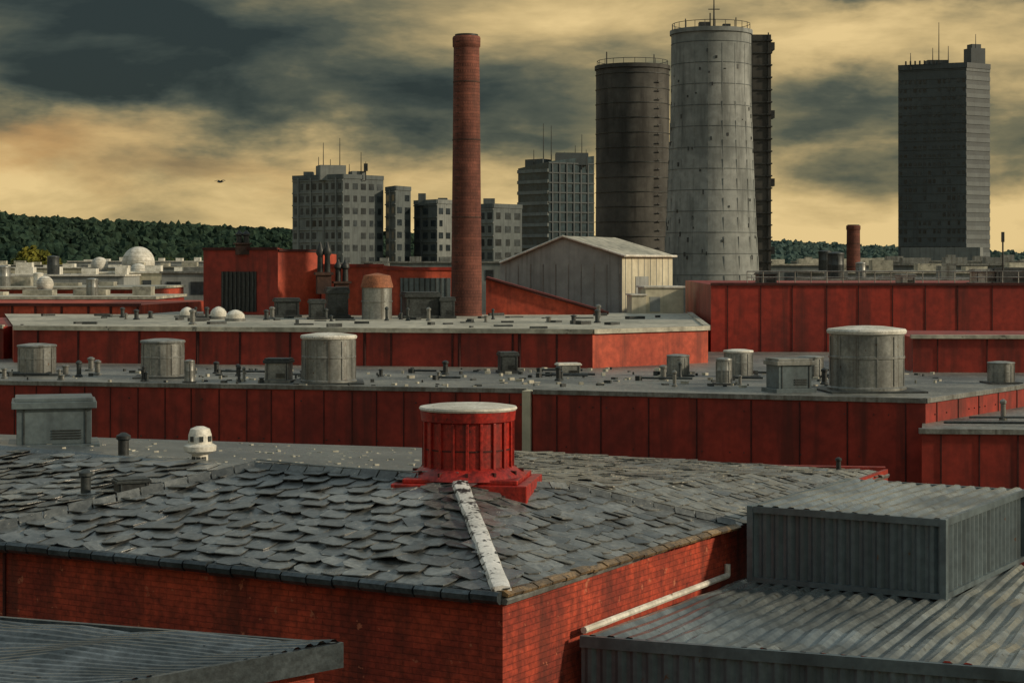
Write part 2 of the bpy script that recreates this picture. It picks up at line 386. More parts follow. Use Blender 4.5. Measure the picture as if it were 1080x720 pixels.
MB().lathe(x,y,[(.24,z+.48),(.40,z+.56),(.41,z+.68),(.30,z+.74),(.29,z+.95),(.24,z+1.1),(.1,z+1.16)],20).make('hood',M['white'],g,smooth=True)
b=MB()
for a in (-2.1,-1.3,-.5): b.box(x+.29*math.cos(a),y+.29*math.sin(a),z+.8,z+.93,.06,.1,a)
for a in (-2.3,-1.6,-.9): b.box(x+.2*math.cos(a),y+.2*math.sin(a),z+.25,z+.42,.05,.1,a)
b.make('openings',M['dark'],g)
box_vent(-8.8,43.2,10.55,.8,.6,.55,.4,'black','dark')
pipe_vent(-9.95,43.6,10.5,.12,.75,'dark')
pipe_vent(9.3,53.2,10.1,.07,.45,'black')

# ------------------------------------------------------------------ CONTAINERS & SHEDS (right foreground)
def container(name,P1,dx,dy,wx,wy,z0,z1):
    P1=Vector((P1[0],P1[1],0)); dx=Vector((*dx,0)); dy=Vector((*dy,0)); P2=P1+dx*wx;P4=P1+dy*wy;P3=P2+dy*wy
    g=Grp(name,P1.x,P1.y,z0); c=MB(); up=Vector((0,0,1))
    for a,b_ in ((P1,P2),(P2,P3),(P3,P4),(P4,P1)):
        corr_sheet(c,a+up*z0,b_+up*z0,b_+up*(z1-.1),a+up*(z1-.1),.30,-.085)
    c.make('corrugated_sides',M['contain'],g)
    c=MB(); corr_sheet(c,P1+up*z1,P2+up*z1,P3+up*z1,P4+up*z1,.36,.06,warp=.05); c.make('roof_sheet',M['corr'],g)
    c=MB()
    for a,b_ in ((P1,P2),(P2,P3),(P3,P4),(P4,P1)):
        c.ebox(a,b_,z1-.12,z1+.03,.05,.06); c.ebox(a,b_,z0,z0+.12,.05,.06)
    c.make('rails',M['contain'],g)
    c=MB()
    for p in (P1,P2,P3,P4): c.box(p.x,p.y,z0-.003,z1+.035,.15,.15,math.atan2(dx.y,dx.x))
    c.make('corner_posts',M['contain'],g,bevel=.01)
container('corrugated_container',(5.45,42.6),(.859,-.512),(.512,.859),4.5,6.2,8.8,10.5)
g=Grp('corrugated_shed',5,37)
p0=Vector((1.35,36.35,8.75));p1=Vector((10.8,32.6,8.75));p2=Vector((16.5,46,8.75));p3=Vector((5.3,43.2,8.75))
c=MB(); corr_sheet(c,p0,p1,p2,p3,.42,.075,warp=.10); c.make('roof_sheet',M['corr'],g)
c=MB(); dn=Vector((0,0,-8.7)); corr_sheet(c,p0+dn,p1+dn,p1-Vector((0,0,.12)),p0-Vector((0,0,.12)),.3,.07)
corr_sheet(c,p1+dn,p2+dn,p2-Vector((0,0,.12)),p1-Vector((0,0,.12)),.3,.07); c.make('corrugated_walls',M['contain'],g)
c=MB(); c.ebox(p0,p1,8.6,8.82,.10,.04); c.make('eave_trim',M['contain'],g)
c=MB(); c.tube(p0+Vector((.05,.1,.14)),p3+Vector((-.35,-.3,.14)),.07); c.tube(p3+Vector((-.35,-.3,.14)),p3+Vector((-.35,-.3,.4)),.07); c.make('wall_flashing_pipe',M['white'],g,smooth=True)
g=Grp('corrugated_lean_to',-5,26)
q0=Vector((-2.25,24.6,11.0));q1=Vector((-9.5,27.3,11.0));q2=Vector((-13,22,11.0)); q3=Vector((-5.3,21.6,11.0))
c=MB(); corr_sheet(c,q0,q3,q2,q1,.3,.04,warp=.12); c.make('roof_sheet',M['corrdark'],g)
c=MB(); c.ebox(q3,q0,10.72,11.05,.05,.03); c.ebox(q0,q1,10.72,11.03,.05,.03); c.make('fascia',M['gutter'],g)
c=MB(); c.prism([(q3.x-.15,q3.y+.3),(q0.x-.35,q0.y-.05),(q1.x,q1.y-.3),(q2.x,q2.y)],0,10.8,top=False); c.make('walls',M['redbrick'],g)

# ------------------------------------------------------------------ LAYER B  (long red panelled hall)
zB=10.95
g=Grp('red_panel_hall',0,85)
w0=(-30,82.6);w1=(.6,75.6);w1b=(.85,75.0);w2=(15.5,70.0);w3=(23.0,80.5);w4=(45,108);w5=(-45,112)
MB().prism([w0,w1,w1b,w2,w3,w4,w5],0,zB-.003,top=False).make('walls',M['redpanel'],g)
MB().add([(p[0],p[1],zB) for p in (w0,w1,w1b,w2,w3,w4,w5)],[(0,1,2,3,4,5,6)]).make('roof',M['gravel'],g)
c=MB(); c.seams(w0,w1,5,zB-.15,1.15,.04,.03,.15); c.seams(w1b,w2,5,zB-.15,2.0,.05,.03,.1); c.seams(w2,w3,5,zB-.1,2.1,.05,.03); c.make('panel_seams',M['darkseam'],g)
c=MB(); 
for a,b_ in ((w0,w1),(w1b,w2),(w2,w3),(w3,w4)): c.ebox(a,b_,zB-.1,zB+.08,.08,.15)
c.make('coping',M['metal'],g)
c=MB(); c.ebox((.62,75.75),(.95,75.65),4,zB+.02,.75,.1); c.make('pilaster',M['cream'],g)
c=MB()
for a,b_ in ((w0,w1),(w1b,w2),(w2,w3)):
    k=int(math.dist(a,b_)/.55)
    for i in range(k):
        for zz in (zB-.6,zB-2.2,zB-3.4):
            if random.random()<.35:
                p=lerp(a,b_,(i+.5)/k); q=lerp(a,b_,(i+.5)/k+.0016); c.ebox(p,q,zz,zz+.05,.04,.0)
c.make('fixings',M['black'],g)
# ------------------------------------------------------------------ LAYER C
zC=12.8
g=Grp('flat_roof_factory',-5,105)
c0=(-26,97.5);c1=(3.97,92);c2=(10.2,97.2);c3=(12,126);c4=(-36,132)
mb=MB(); mb.add([(c0[0],c0[1],0),(c1[0],c1[1],0),(c1[0],c1[1],zC-.1),(c0[0],c0[1],zC-.1)],[(0,1,2,3)]); mb.make('front_wall',M['redpanel'],g)
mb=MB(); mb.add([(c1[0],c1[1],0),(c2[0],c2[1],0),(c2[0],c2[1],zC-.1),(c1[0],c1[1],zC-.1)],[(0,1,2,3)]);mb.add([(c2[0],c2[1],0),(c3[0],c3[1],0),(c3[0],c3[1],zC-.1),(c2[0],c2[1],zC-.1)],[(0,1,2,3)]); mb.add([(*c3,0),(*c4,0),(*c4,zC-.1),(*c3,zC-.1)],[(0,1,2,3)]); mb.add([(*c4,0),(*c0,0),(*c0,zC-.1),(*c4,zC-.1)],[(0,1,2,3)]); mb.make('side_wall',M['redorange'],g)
MB().add([(p[0],p[1],zC) for p in (c0,c1,c2,c3,c4)],[(0,1,2,3,4)]).make('roof',M['pale'],g)
c=MB(); c.ebox(c0,c1,zC-.16,zC+.07,.14,.2); c.ebox(c1,c2,zC-.16,zC+.07,.14,.2); c.ebox(c2,c3,zC-.16,zC+.07,.14,.2); c.make('coping',M['pale'],g)
c=MB(); c.seams(c0,c1,zB,zC-.2,2.7,.1,.05,.35); c.make('panel_seams',M['darkseam'],g)
c=MB()
for t in (.33,.62,.78,.88): c.tube((*lerp(c0,c1,t),zB),(*lerp(c0,c1,t),zC-.2),.08)
c.make('downpipes',M['darkseam'],g)
c=MB()
for i in range(60):
    t=random.random(); q=random.random(); p=lerp(lerp(c0,c1,t),lerp(c4,c3,t),q*.8+.05); c.box(p[0],p[1],zC-.01,zC+random.uniform(.04,.2),random.uniform(.15,1.2),random.uniform(.1,.5),random.random())
c.make('roof_clutter',M['dark'],g)
g=Grp('red_workshop',-32,105)
c=MB(); c.prism([(-45,104),(-27.5,101),(-24,118),(-45,120)],0,12.7); c.make('walls',M['redpanel'],g)
c=MB(); c.ebox((-45,104),(-27.5,101),12.6,12.8,.15,.2); c.make('coping',M['pale'],g)
c=MB(); c.seams((-45,104),(-27.5,101),8,12.6,2.2,.1,.04,.2); c.make('seams',M['darkseam'],g)
g=Grp('red_sawtooth_shed',-30,130)
c=MB(); c.prism([(-46,126),(-24.5,123),(-22,140),(-46,142)],0,13.4); c.make('walls',M['redorange'],g)
c=MB(); c.ebox((-46,126),(-24.5,123),13.3,13.5,.15,.2); c.seams((-46,126),(-24.5,123),8,13.3,1.7,.15,.05,.1); c.make('trim',M['darkseam'],g)
# ------------------------------------------------------------------ LAYER D
g=Grp('red_storage_hall',25,115)
d0=(11.72,110);d1=(45,110);zD=14.9
c=MB(); c.prism([d0,d1,(45,140),(13,140)],0,zD-.02); c.make('walls',M['redpanel'],g)
c=MB(); c.ebox(d0,d1,zD-.08,zD+.08,.1,.3); c.make('coping',M['darkseam'],g)
c=MB(); c.seams(d0,d1,zB,zD-.08,1.95,.05,.03,.05); c.make('seams',M['darkseam'],g)
g=Grp('red_plant_room',25,90)
c=MB(); c.prism([(19,88.5),(32,87.5),(33,97),(19.5,98)],zB-.1,12.6); c.make('walls',M['redpanel'],g)
c=MB(); c.ebox((18.9,88.5),(32,87.5),12.55,12.72,.15,.3); c.make('coping',M['pale'],g)
c=MB(); c.seams((19,88.5),(32,87.5),zB,12.55,2.3,.05,.03); c.make('seams',M['darkseam'],g)
# ------------------------------------------------------------------ LAYER E
g=Grp('red_annex',22,68)
c=MB(); c.prism([(14.7,67.0),(30,65.5),(32,95),(16.5,75)],0,10.08,top=False); c.make('walls',M['redpanel'],g)
MB().add([(14.7,67.0,10.09),(30,65.5,10.09),(32,95,10.09),(16.5,75,10.09)],[(0,1,2,3)]).make('roof',M['gravel'],g)
c=MB(); c.ebox((14.6,67.0),(30,65.5),9.98,10.16,.1,.2); c.make('coping',M['metal'],g)
c=MB(); c.seams((14.7,67),(30,65.5),5,9.95,1.35,.05,.03); c.make('seams',M['darkseam'],g)
c=MB(); c.tube((16,69.2,10.2),(30,68,10.2),.05); c.tube((17.5,71.5,10.2),(30,70.5,10.25),.04); c.make('roof_pipes',M['dark'],g)
pipe_vent(18.8,71.5,10.1,.10,.8,'metal')

# ------------------------------------------------------------------ vents on hall B / C roofs
drum_vent(14.35,75.6,zB,1.5,2.6,'white')
drum_vent(-7.9,80.5,zB,1.15,2.15,'white')
drum_vent(-15.8,84.5,zB,.95,1.75,'metal')
drum_vent(-22,86.5,zB,.85,1.45,'metal')
drum_vent(10.3,85,zB,.65,1.25,'white')
drum_vent(7.6,85.5,zB,.5,1.0,'metal')
drum_vent(13.5,84.3,zB,.55,1.0,'metal')
drum_vent(21.0,80.2,zB,.55,.95,'metal')
box_vent(11.1,74.9,zB,1.6,1.3,1.35,.3,'contain','metal')
box_vent(-10.1,80.9,zB,1.15,1.0,1.05,-.1,'metal','dark')
box_vent(-.2,88,zB,.9,.9,1.0,.2,'dark','dark')
box_vent(2.6,86.5,zB,1.1,.8,.55,.2,'metal','white')
drum_vent(9.0,79.3,zB,.33,1.15,'metal',ribs=6)
drum_vent(-13.9,80.5,zB,.22,1.0,'metal',ribs=5)
for i in range(40):
    t=random.random(); x=-24+48*t; y=random.uniform(77.5,90) if x<16 else random.uniform(82,92)
    y=max(y,77.5-(x-1)*.30 if x>0 else 77.8-(x)*.24)
    pipe_vent(x,y,zB,random.uniform(.05,.14),random.uniform(.2,.75),random.choice(['dark','black','metal']))
g=Grp('roof_pipework',0,85)
c=MB()
for i in range(16):
    x=random.uniform(-24,20); y=86+random.uniform(-4,4) ; l=random.uniform(1,4)
    c.tube((x,y,zB+.12),(x+l,y-l*.2,zB+.12),.05)
    c.box(x,y,zB-.01,zB+.2,.18,.25,random.random())
c.make('pipes',M['dark'],g)
for nm,mm,n_ in (('pale_rubble','pale',170),('dark_rubble','dark',150)):
    c=MB()
    for i in range(n_):
        x=random.uniform(-26,20); y=random.uniform(77,91) + (0 if x<14 else 3); sz=random.uniform(.06,.32)
        if (y>92-(x-4)*.18 and x<4) or y<(76.5-(x-1)*.34 if x>0 else 76.6-x*.24) or (x>15 and y<72+(x-15)*1.5): continue
        c.box(x,y,zB-.01,zB+random.uniform(.03,.14),sz,sz*.8,random.random()*3)
    c.make(nm,M[mm],g)
for (x,y,r,h) in ((-17.6,112,.5,.6),(-16.0,108,.55,.5),(-20,115,.45,.5)):
    gg=Grp('dome_rooflight',x,y,zC); 
    MB().lathe(x,y,[(r*1.1,zC-.1),(r*1.1,zC+.15)],16).make('curb',M['metal'],gg,smooth=True)
    MB().lathe(x,y,[(r,zC+.15),(r*.95,zC+.15+h*.45),(r*.7,zC+.15+h*.75),(r*.3,zC+.15+h*.95),(.02,zC+.15+h)],16).make('dome',M['white'],gg,smooth=True)
gg=Grp('storage_tank',-8.1,112,zC)
MB().lathe(-8.1,112,[(.95,zC-.1),(.9,zC+.1),(.9,zC+1.0),(.94,zC+1.02),(.94,zC+1.1),(.9,zC+1.12),(.9,zC+1.9)],24).make('shell',M['metal'],gg,smooth=True)
MB().lathe(-8.1,112,[(.97,zC+1.88),(.97,zC+1.98),(.8,zC+2.6),(.1,zC+2.75)],24).make('cap',M['terracotta'],gg,smooth=True)
for (x,y,w,h) in ((-10.6,113,1.4,1.9),(-11.6,111,1.0,1.2),(-5.6,114,2.2,1.6),(-4.0,113.5,1.0,1.3),(-14,116,1.6,1.2)):
    box_vent(x,y,zC,w,w,h,.2,random.choice(['dark','contain','dark']),'dark')
for i in range(22):
    x=random.uniform(-24,9); pipe_vent(x,random.uniform(101,118),zC,random.uniform(.07,.14),random.uniform(.3,.9),random.choice(['dark','metal']))

# ------------------------------------------------------------------ RED BLOCKS behind C
def stack(x,y,z,h):
    g=Grp('twin_flue_stack',x,y,z); b=MB()
    b.box(x,y,z-.3,z+h*.3,.9,.9,.2); b.box(x,y,z+h*.3,z+h*.36,1.15,1.15,.2); b.make('base',M['rust'],g)
    b=MB(); 
    for dx in (-.22,.24):
        b.lathe(x+dx,y,[(.2,z+h*.3),(.17,z+h*.7),(.26,z+h*.75),(.26,z+h*.82),(.14,z+h*.9),(.05,z+h)],12)
    b.make('flues',M['black'],g,smooth=True)
g=Grp('red_boiler_house',-16,124)
bl=[(-20.4,123.5),(-15.1,120.5),(-12.6,123),(-12.6,134),(-20.4,134)]
c=MB(); c.add([(bl[0][0],bl[0][1],0),(bl[1][0],bl[1][1],0),(bl[1][0],bl[1][1],17.1),(bl[0][0],bl[0][1],17.0)],[(0,1,2,3)]); 
c.add([(*bl[3],0),(*bl[4],0),(*bl[4],17),(*bl[3],16.8)],[(0,1,2,3)]); c.add([(*bl[4],0),(*bl[0],0),(*bl[0],17),(*bl[4],17)],[(0,1,2,3)]); c.make('walls',M['redpanel'],g)
c=MB(); c.add([(*bl[1],0),(*bl[2],0),(*bl[2],16.8),(*bl[1],17.1)],[(0,1,2,3)]);c.add([(*bl[2],0),(*bl[3],0),(*bl[3],16.8),(*bl[2],16.8)],[(0,1,2,3)]); c.make('side_walls',M['redorange'],g)  # right-hand facets take the lighter red, so their sunlight is in the colour
c=MB(); c.add([(*bl[0],16.95),(*bl[1],17.05),(*bl[2],16.75),(*bl[3],16.75),(*bl[4],16.95)],[(0,1,2,3,4)]); c.make('roof',M['gravel'],g)
c=MB(); c.ebox(bl[0],bl[1],17.0,17.18,.12,.2); c.ebox(bl[1],bl[2],16.9,17.05,.12,.2); c.make('coping',M['darkseam'],g)
c=MB(); c.ebox(lerp(bl[0],bl[1],.25),lerp(bl[0],bl[1],.72),13,15.6,.05,0); c.make('louvre_recess',M['black'],g)
c=MB(); c.seams(lerp(bl[0],bl[1],.25),lerp(bl[0],bl[1],.72),13,15.6,.35,.1,.12); c.make('louvre_bars',M['dark'],g)
stack(-17.6,122,17.0,1.3); stack(-12.0,119,14.5,3.0); stack(-10.9,119.5,14.2,2.2)
g=Grp('red_compressor_house',-8,122)
c=MB(); c.prism([(-12.4,121.5),(-8.3,120),(-3.5,121),(-3.5,132),(-12.4,132)],0,[16.0,16.0,15.7,15.7,16]); c.make('walls',M['redorange'],g)
c=MB(); c.ebox((-12.4,121.5),(-8.3,120),15.9,16.1,.1,.2); c.ebox((-8.3,120),(-3.5,121),15.7,15.9,.1,.2); c.make('coping',M['redpanel'],g)
c=MB(); c.ebox((-7.2,120.2),(-4,120.9),13,15.2,.2,0); c.make('shutter',M['contain'],g)
c=MB(); c.seams((-7.2,120.2),(-4,120.9),13,15.2,.35,.08,.25); c.make('shutter_ribs',M['dark'],g)

# ------------------------------------------------------------------ CHIMNEY
def chimney(name,x,y,zt,rb,rt,m='chimney',z0=0,n=32):
    g=Grp(name,x,y,z0); H=zt-z0; pr=[(rb,z0)]
    for i in range(1,20): pr.append((rb+(rt-rb)*i/20,z0+H*.97*i/20))
    pr+= [(rt,z0+H*.972),(rt*1.08,z0+H*.975),(rt*1.09,z0+H*.993),(rt*1.02,z0+H*.996)]
    MB().lathe(x,y,pr,n).make('shaft',M[m],g,smooth=True)
    c=MB()
    for f in (.62,.78,.9): 
        r=rb+(rt-rb)*f; c.cyl(x,y,z0+H*f,z0+H*f+.09*rt,r*1.02,n=n,bot=True)
    c.make('steel_bands',M['rust'],g)
    MB().lathe(x,y,[(rt*.9,z0+H*.99),(rt*.9,z0+H)],n).make('flue_lip',M['black'],g,smooth=True)
    c=MB()
    for k in range(int(H/.45)):
        f=k*.45/H; r=rb+(rt-rb)*f+.05; c.box(x-r*.6,y-r*.85,z0+k*.45,z0+k*.45+.04,.3,.04,-.6)
    c.make('ladder_rungs',M['rust'],g)
chimney('brick_chimney',-2.9,119,30.7,1.12,.82)

# ------------------------------------------------------------------ WAREHOUSE
g=Grp('gabled_warehouse',5,135)
a0=(-.9,138);a1=(7.9,134);a2=(12.2,142);a3=(3.4,146)
zl,zp,zr=17.0,18.1,17.0
fm=lerp(a0,a1,.52); bm_=lerp(a3,a2,.52)
c=MB(); c.add([(*a0,0),(*a1,0),(*a1,zr-.3),(*fm,zp),(*a0,zl-.8)],[(0,1,2,3,4)]); c.add([(*a3,0),(*a0,0),(*a0,zl-.8),(*a3,zl-.8)],[(0,1,2,3)]); c.make('gable_wall',M['greyclad'],g)
c=MB(); c.add([(*a1,0),(*a2,0),(*a2,zr-.3),(*a1,zr-.3)],[(0,1,2,3)]); c.add([(*a2,0),(*a3,0),(*a3,zl-.8),(*bm_,zp),(*a2,zr-.3)],[(0,1,2,3,4)]); c.make('side_wall',M['cream'],g)  # side coloured lighter and warmer than the gable, painting in sunlight
c=MB(); c.add([(a1[0]+.2,a1[1]-.3,zr-.28),(a2[0]+.3,a2[1]+.1,zr-.28),(bm_[0],bm_[1],zp+.05),(fm[0],fm[1]-.2,zp+.05),(a3[0],a3[1],zl-.75),(a0[0],a0[1]-.2,zl-.75)],[(0,1,2,3),(3,2,4,5)]); c.make('roof',M['pale'],g)
c=MB()
c.tube((fm[0],fm[1]-.25,zp+.02),(a1[0]+.2,a1[1]-.35,zr-.32),.09); c.tube((fm[0],fm[1]-.25,zp+.02),(a0[0],a0[1]-.25,zl-.8),.09); c.tube((a1[0]+.2,a1[1]-.3,zr-.3),(a2[0]+.3,a2[1],zr-.3),.09)
c.make('trim',M['white'],g)
c=MB(); c.seams(a0,a1,12,16.1,1.0,.05,.03); c.make('cladding_seams',M['metal'],g)
c=MB(); c.seams(a1,a2,12,16.6,1.1,.05,.03); c.make('side_seams',M['greyclad'],g)
c=MB(); c.ebox(lerp(a1,a2,.25),lerp(a1,a2,.5),12.7,15.2,.05,0); c.make('loading_door',M['greyclad'],g)
g=Grp('red_gabled_shed',2,124)
c=MB(); c.add([(-1.7,122,0),(6.2,122,0),(6.2,122,12.9),(2.0,122,14.0),(-1.7,122,15.2)],[(0,1,2,3,4)]); c.add([(6.2,122,0),(6.2,130,0),(6.2,130,12.9),(6.2,122,12.9)],[(0,1,2,3)]); c.make('walls',M['redorange'],g)
c=MB(); c.add([(6.3,121.8,12.95),(6.3,130,12.95),(-1.7,130,15.25),(-1.7,121.8,15.25)],[(0,1,2,3)]); c.make('roof',M['redpanel'],g)
c=MB(); c.tube((6.3,121.8,12.9),(-1.7,121.8,15.2),.1); c.make('bargeboard',M['darkseam'],g)
g=Grp('cream_plant_shed',10,127)
c=MB(); c.box(10.1,127,0,14.5,2.6,3,.1); c.box(8.4,126,0,14.0,1.0,2,.1); c.make('walls',M['cream'],g,bevel=.02)
c=MB(); c.box(10.1,127,14.5,14.62,2.8,3.2,.1); c.box(8.4,126,14.0,14.1,1.15,2.2,.1); c.make('roof',M['white'],g)
c=MB(); c.box(9.6,125.45,12.9,13.9,.7,.06,.1); c.make('door',M['greyclad'],g)

# ------------------------------------------------------------------ SILOS
def ring_rail(mb,x,y,z,r,h,n=24):
    for i in range(n):
        a=2*math.pi*i/n; b=2*math.pi*(i+1)/n
        p=(x+r*math.cos(a),y+r*math.sin(a)); q=(x+r*math.cos(b),y+r*math.sin(b))
        mb.tube((*p,z),(*p,z+h),.035,n=5); mb.tube((*p,z+h),(*q,z+h),.035,n=5)
SZ=[0,8,14,20,27,34,41]; SR=[5.6,5.45,5.1,4.75,4.45,4.2,4.2]
g=Grp('concrete_silo',21,197)
MB().lathe(21,197,[(5.6,0),(5.45,8),(5.1,14),(4.75,20),(4.45,27),(4.2,34),(4.2,40.2),(4.35,40.25),(4.35,40.7)],56).make('shell',M['concrete'],g,smooth=True)
c=MB()
for i,z in enumerate(np.arange(4,40,2.2)):
    r=np.interp(z,SZ,SR); c.cyl(21,197,z,z+.06,r+.03,n=56,bot=True)
c.make('pour_joints',M['apt2'],g)
c=MB()
for k in range(18):
    a=2*math.pi*k/18
    for z in np.arange(1,39,2):
        r=np.interp(z+1,SZ,SR); c.box(21+r*math.cos(a),197+r*math.sin(a),z,z+2,.05,.07,a)
c.make('vertical_joints',M['concrete'],g)
c=MB(); random.seed(3)
for i in range(60):
    z=random.uniform(12,39); a=random.uniform(-math.pi,0); r=np.interp(z,SZ,SR)
    c.box(21+r*math.cos(a),197+r*math.sin(a),z,z+random.uniform(.1,.5),.09,random.uniform(.1,.25),a)
c.make('patches_and_ports',M['dark'],g)
c=MB(); ring_rail(c,21,197,40.7,4.1,.7); 
c.tube((21.3,197,40.5),(21.3,197,44.5),.12,.05); c.tube((20.9,197,40.5),(20.9,197,42.6),.07); c.tube((20.7,197,43),(21.9,197,43),.05); c.tube((23.5,196,40.5),(23.5,196,42),.06)
c.tube((18.3,197,40.5),(18.3,197,42),.06); c.box(20.3,197,40.7,41.6,1.2,1.2); c.box(22.5,196,40.7,41.3,.8,.8); c.make('rooftop_railing_and_antennas',M['black'],g)
g=Grp('silo_service_tower',26.0,199)
c=MB(); c.box(26.2,199.5,0,40.4,2.4,4); c.make('shaft',M['darkconc'],g)
c=MB()
for z in np.arange(2,40,1.3): c.box(27.2,198.9,z,z+.14,.6,3.3); c.box(26.2,197.46,z,z+.12,2.45,.1)
c.box(25.35,197.44,0,40.6,.12,.14); c.box(27.1,197.44,0,40.6,.12,.14)
for z in np.arange(10,39,7.2): c.box(27.6,198.6,z,z+.8,.4,2)
c.make('ladder_cage',M['black'],g)
g=Grp('stained_silo',14,217)
MB().lathe(14,217,[(4.5,0),(4.35,12),(4.25,25),(4.25,38.6),(4.4,38.65),(4.4,39.1)],48).make('shell',M['darkconc'],g,smooth=True)
c=MB()
for z in np.arange(4,38.5,1.7): c.cyl(14,217,z,z+.07,4.29+max(0,(25-z))*.01+.03,n=48,bot=True)
c.make('hoops',M['dark'],g)
c=MB(); ring_rail(c,14,217,39.1,4.1,.6,20); c.tube((11,217,39),(11,217,40.8),.07); c.tube((16.5,217,39),(16.5,217,40.5),.06)
for zz in np.arange(14,38,1.0): c.box(16.9,213.5,zz,zz+.12,.7,.1,.7)
c.make('railing_ladder',M['black'],g)

# ------------------------------------------------------------------ TOWERS / APARTMENTS
def wins(mb,A,B,z0,z1,nx,nz,fw=.55,fh=.5,out=.06,skip=0):
    A=Vector(A[:2]);B=Vector(B[:2])
    for i in range(nx):
        for j in range(nz):
            if random.random()<skip: continue
            f=fw*random.choice((1,1,1,.7)); 
            a=A.lerp(B,(i+.5-f/2)/nx); b=A.lerp(B,(i+.5+f/2)/nx); zz=z0+(z1-z0)*(j+.5-fh/2)/nz
            mb.ebox(a,b,zz,zz+(z1-z0)*fh/nz,out,0)
def slabs(mb,A,B,z0,z1,nz,th=.25,out=.2):
    for j in range(nz+1):
        zz=z0+(z1-z0)*j/nz; mb.ebox(A,B,zz-th/2,zz+th/2,out,.0)
def block(name,Pl,Pc,Pr,z1,nzl,nxl,nxr,wall,wallr,z0=0,zw0=8,balc=True):
    g=Grp(name,Pc[0],Pc[1]); Pb=(Pl[0]+Pr[0]-Pc[0],Pl[1]+Pr[1]-Pc[1])
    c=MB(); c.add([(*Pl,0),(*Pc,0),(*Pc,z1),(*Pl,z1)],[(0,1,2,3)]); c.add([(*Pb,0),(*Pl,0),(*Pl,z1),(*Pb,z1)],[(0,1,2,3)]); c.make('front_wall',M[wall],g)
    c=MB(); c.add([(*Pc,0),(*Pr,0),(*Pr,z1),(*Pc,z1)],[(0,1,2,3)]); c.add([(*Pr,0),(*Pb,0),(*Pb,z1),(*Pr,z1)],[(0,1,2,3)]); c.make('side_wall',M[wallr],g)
    MB().add([(*Pl,z1-.02),(*Pc,z1-.02),(*Pr,z1-.02),(*Pb,z1-.02)],[(0,1,2,3)]).make('roof',M['gravel'],g)
    c=MB(); c.ebox(Pl,Pc,z1-.3,z1+.6,.15,.3); c.ebox(Pc,Pr,z1-.3,z1+.6,.15,.3); c.make('parapet',M[wallr],g)
    c=MB(); wins(c,Pl,Pc,zw0,z1-.6,nxl,nzl,.6,.5,.06,.08); wins(c,Pc,Pr,zw0,z1-.6,nxr,nzl,.6,.5,.06,.08); c.make('windows',M['glass'],g)
    if balc:
        c=MB(); slabs(c,Pl,Pc,zw0,z1-.6,nzl,.25,.2); c.seams(Pl,Pc,zw0,z1,(math.dist(Pl,Pc))/(nxl/2),.4,.3); c.make('floor_slabs',M[wall],g)
    return g
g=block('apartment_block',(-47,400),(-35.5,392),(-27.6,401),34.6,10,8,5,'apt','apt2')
c=MB(); c.box(-38.5,397,34,37.2,5.5,5,.3); c.box(-33,398,34,36,3,4,.3); c.box(-43.5,400,34.6,36.0,2,3); c.make('roof_plant_room',M['apt'],g)
c=MB()
for x,h in ((-41,5),(-40,8),(-38.5,4.5),(-36.5,9),(-34.5,3.5),(-31.0,4),(-32,6)): c.tube((x,396,34),(x,396,34+h),.12,.06)
c.box(-31.0,396,36,37.6,.8,.8); c.make('antennas',M['black'],g)
block('apartment_block',(-27.4,405),(-24.8,398),(-21.9,404),32.4,9,2,2,'apt','apt2')
block('apartment_block',(-21.4,408),(-16,400),(-11.7,408),29.6,8,3,3,'apt2','apt')
g=block('apartment_block',(-12.2,412),(-4,404),(2.2,412),28.8,7,5,3,'apt','apt2')
c=MB(); c.box(-19.5,405,29,31.6,1.6,2); c.box(-5,408,28,30.6,2.5,3); c.box(-15,405,29,30.6,2,3); c.make('roof_plant_room',M['apt2'],g)
g=Grp('glass_office_tower',8,425); Pl=(1.4,432);Pc=(8.3,424);Pr=(18.9,430); Pb=(13,440); z1=39.6
c=MB(); c.prism([Pl,Pc,Pr,Pb],0,[38.4,z1,z1+1.6,38.4]); c.make('curtain_wall',M['glassblue'],g)
c=MB(); slabs(c,Pl,Pc,8,37.6,12,.75,.3); c.make('floor_bands',M['apt'],g)
c=MB(); slabs(c,Pc,Pr,8,39.3,14,.28,.2); c.seams(Pc,Pr,8,39.5,1.9,.3,.25); c.make('mullions',M['towerdark'],g)
c=MB(); c.prism([(10,427),(17.5,428),(17,434),(10,434)],39,41.8); c.prism([(3,431),(7,427),(9,431),(5,436)],38,40.4); c.make('roof_plant_room',M['towerdark'],g)
c=MB()
for x,h in ((9.0,9),(7.2,9.5),(12,3),(14.5,4.5),(16,7),(5,3.5),(17,3.5)): c.tube((x,428,38),(x,428,39+h),.13,.06)
c.make('antennas',M['black'],g)
g=Grp('dark_high_rise_tower',95,400); Pl=(82.3,398);Pc=(95.3,392);Pr=(101.3,396); Pb=(88.5,403); z1=57.8
c=MB(); c.prism([Pl,Pc,Pr,Pb],0,z1,top=True); c.make('core_walls',M['towerdark'],g)
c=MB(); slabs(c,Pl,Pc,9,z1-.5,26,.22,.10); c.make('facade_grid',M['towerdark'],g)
c=MB(); slabs(c,Pc,Pr,9,z1-.5,26,.9,.12); c.make('facade_bands',M['towerlit'],g)  # lighter copy of the cladding paints the brighter shading of the right face
c=MB(); c.ebox(Pl,Pc,z1-.3,z1+.8,.25,.4); c.ebox(Pc,Pr,z1-.3,z1+.8,.25,.4); c.make('parapet',M['towerdark'],g)
c=MB(); wins(c,Pl,Pc,10,z1-2,14,26,.6,.5,.07,.3); c.make('windows',M['glass'],g)
c=MB(); c.box(98.3,397,57,62.0,3.4,3,.3); c.box(98.2,397,62.0,62.9,2.2,2,.3); c.box(90.5,398,57.5,59.6,4.5,3); c.make('roof_lift_housing',M['towerdark'],g)
c=MB()
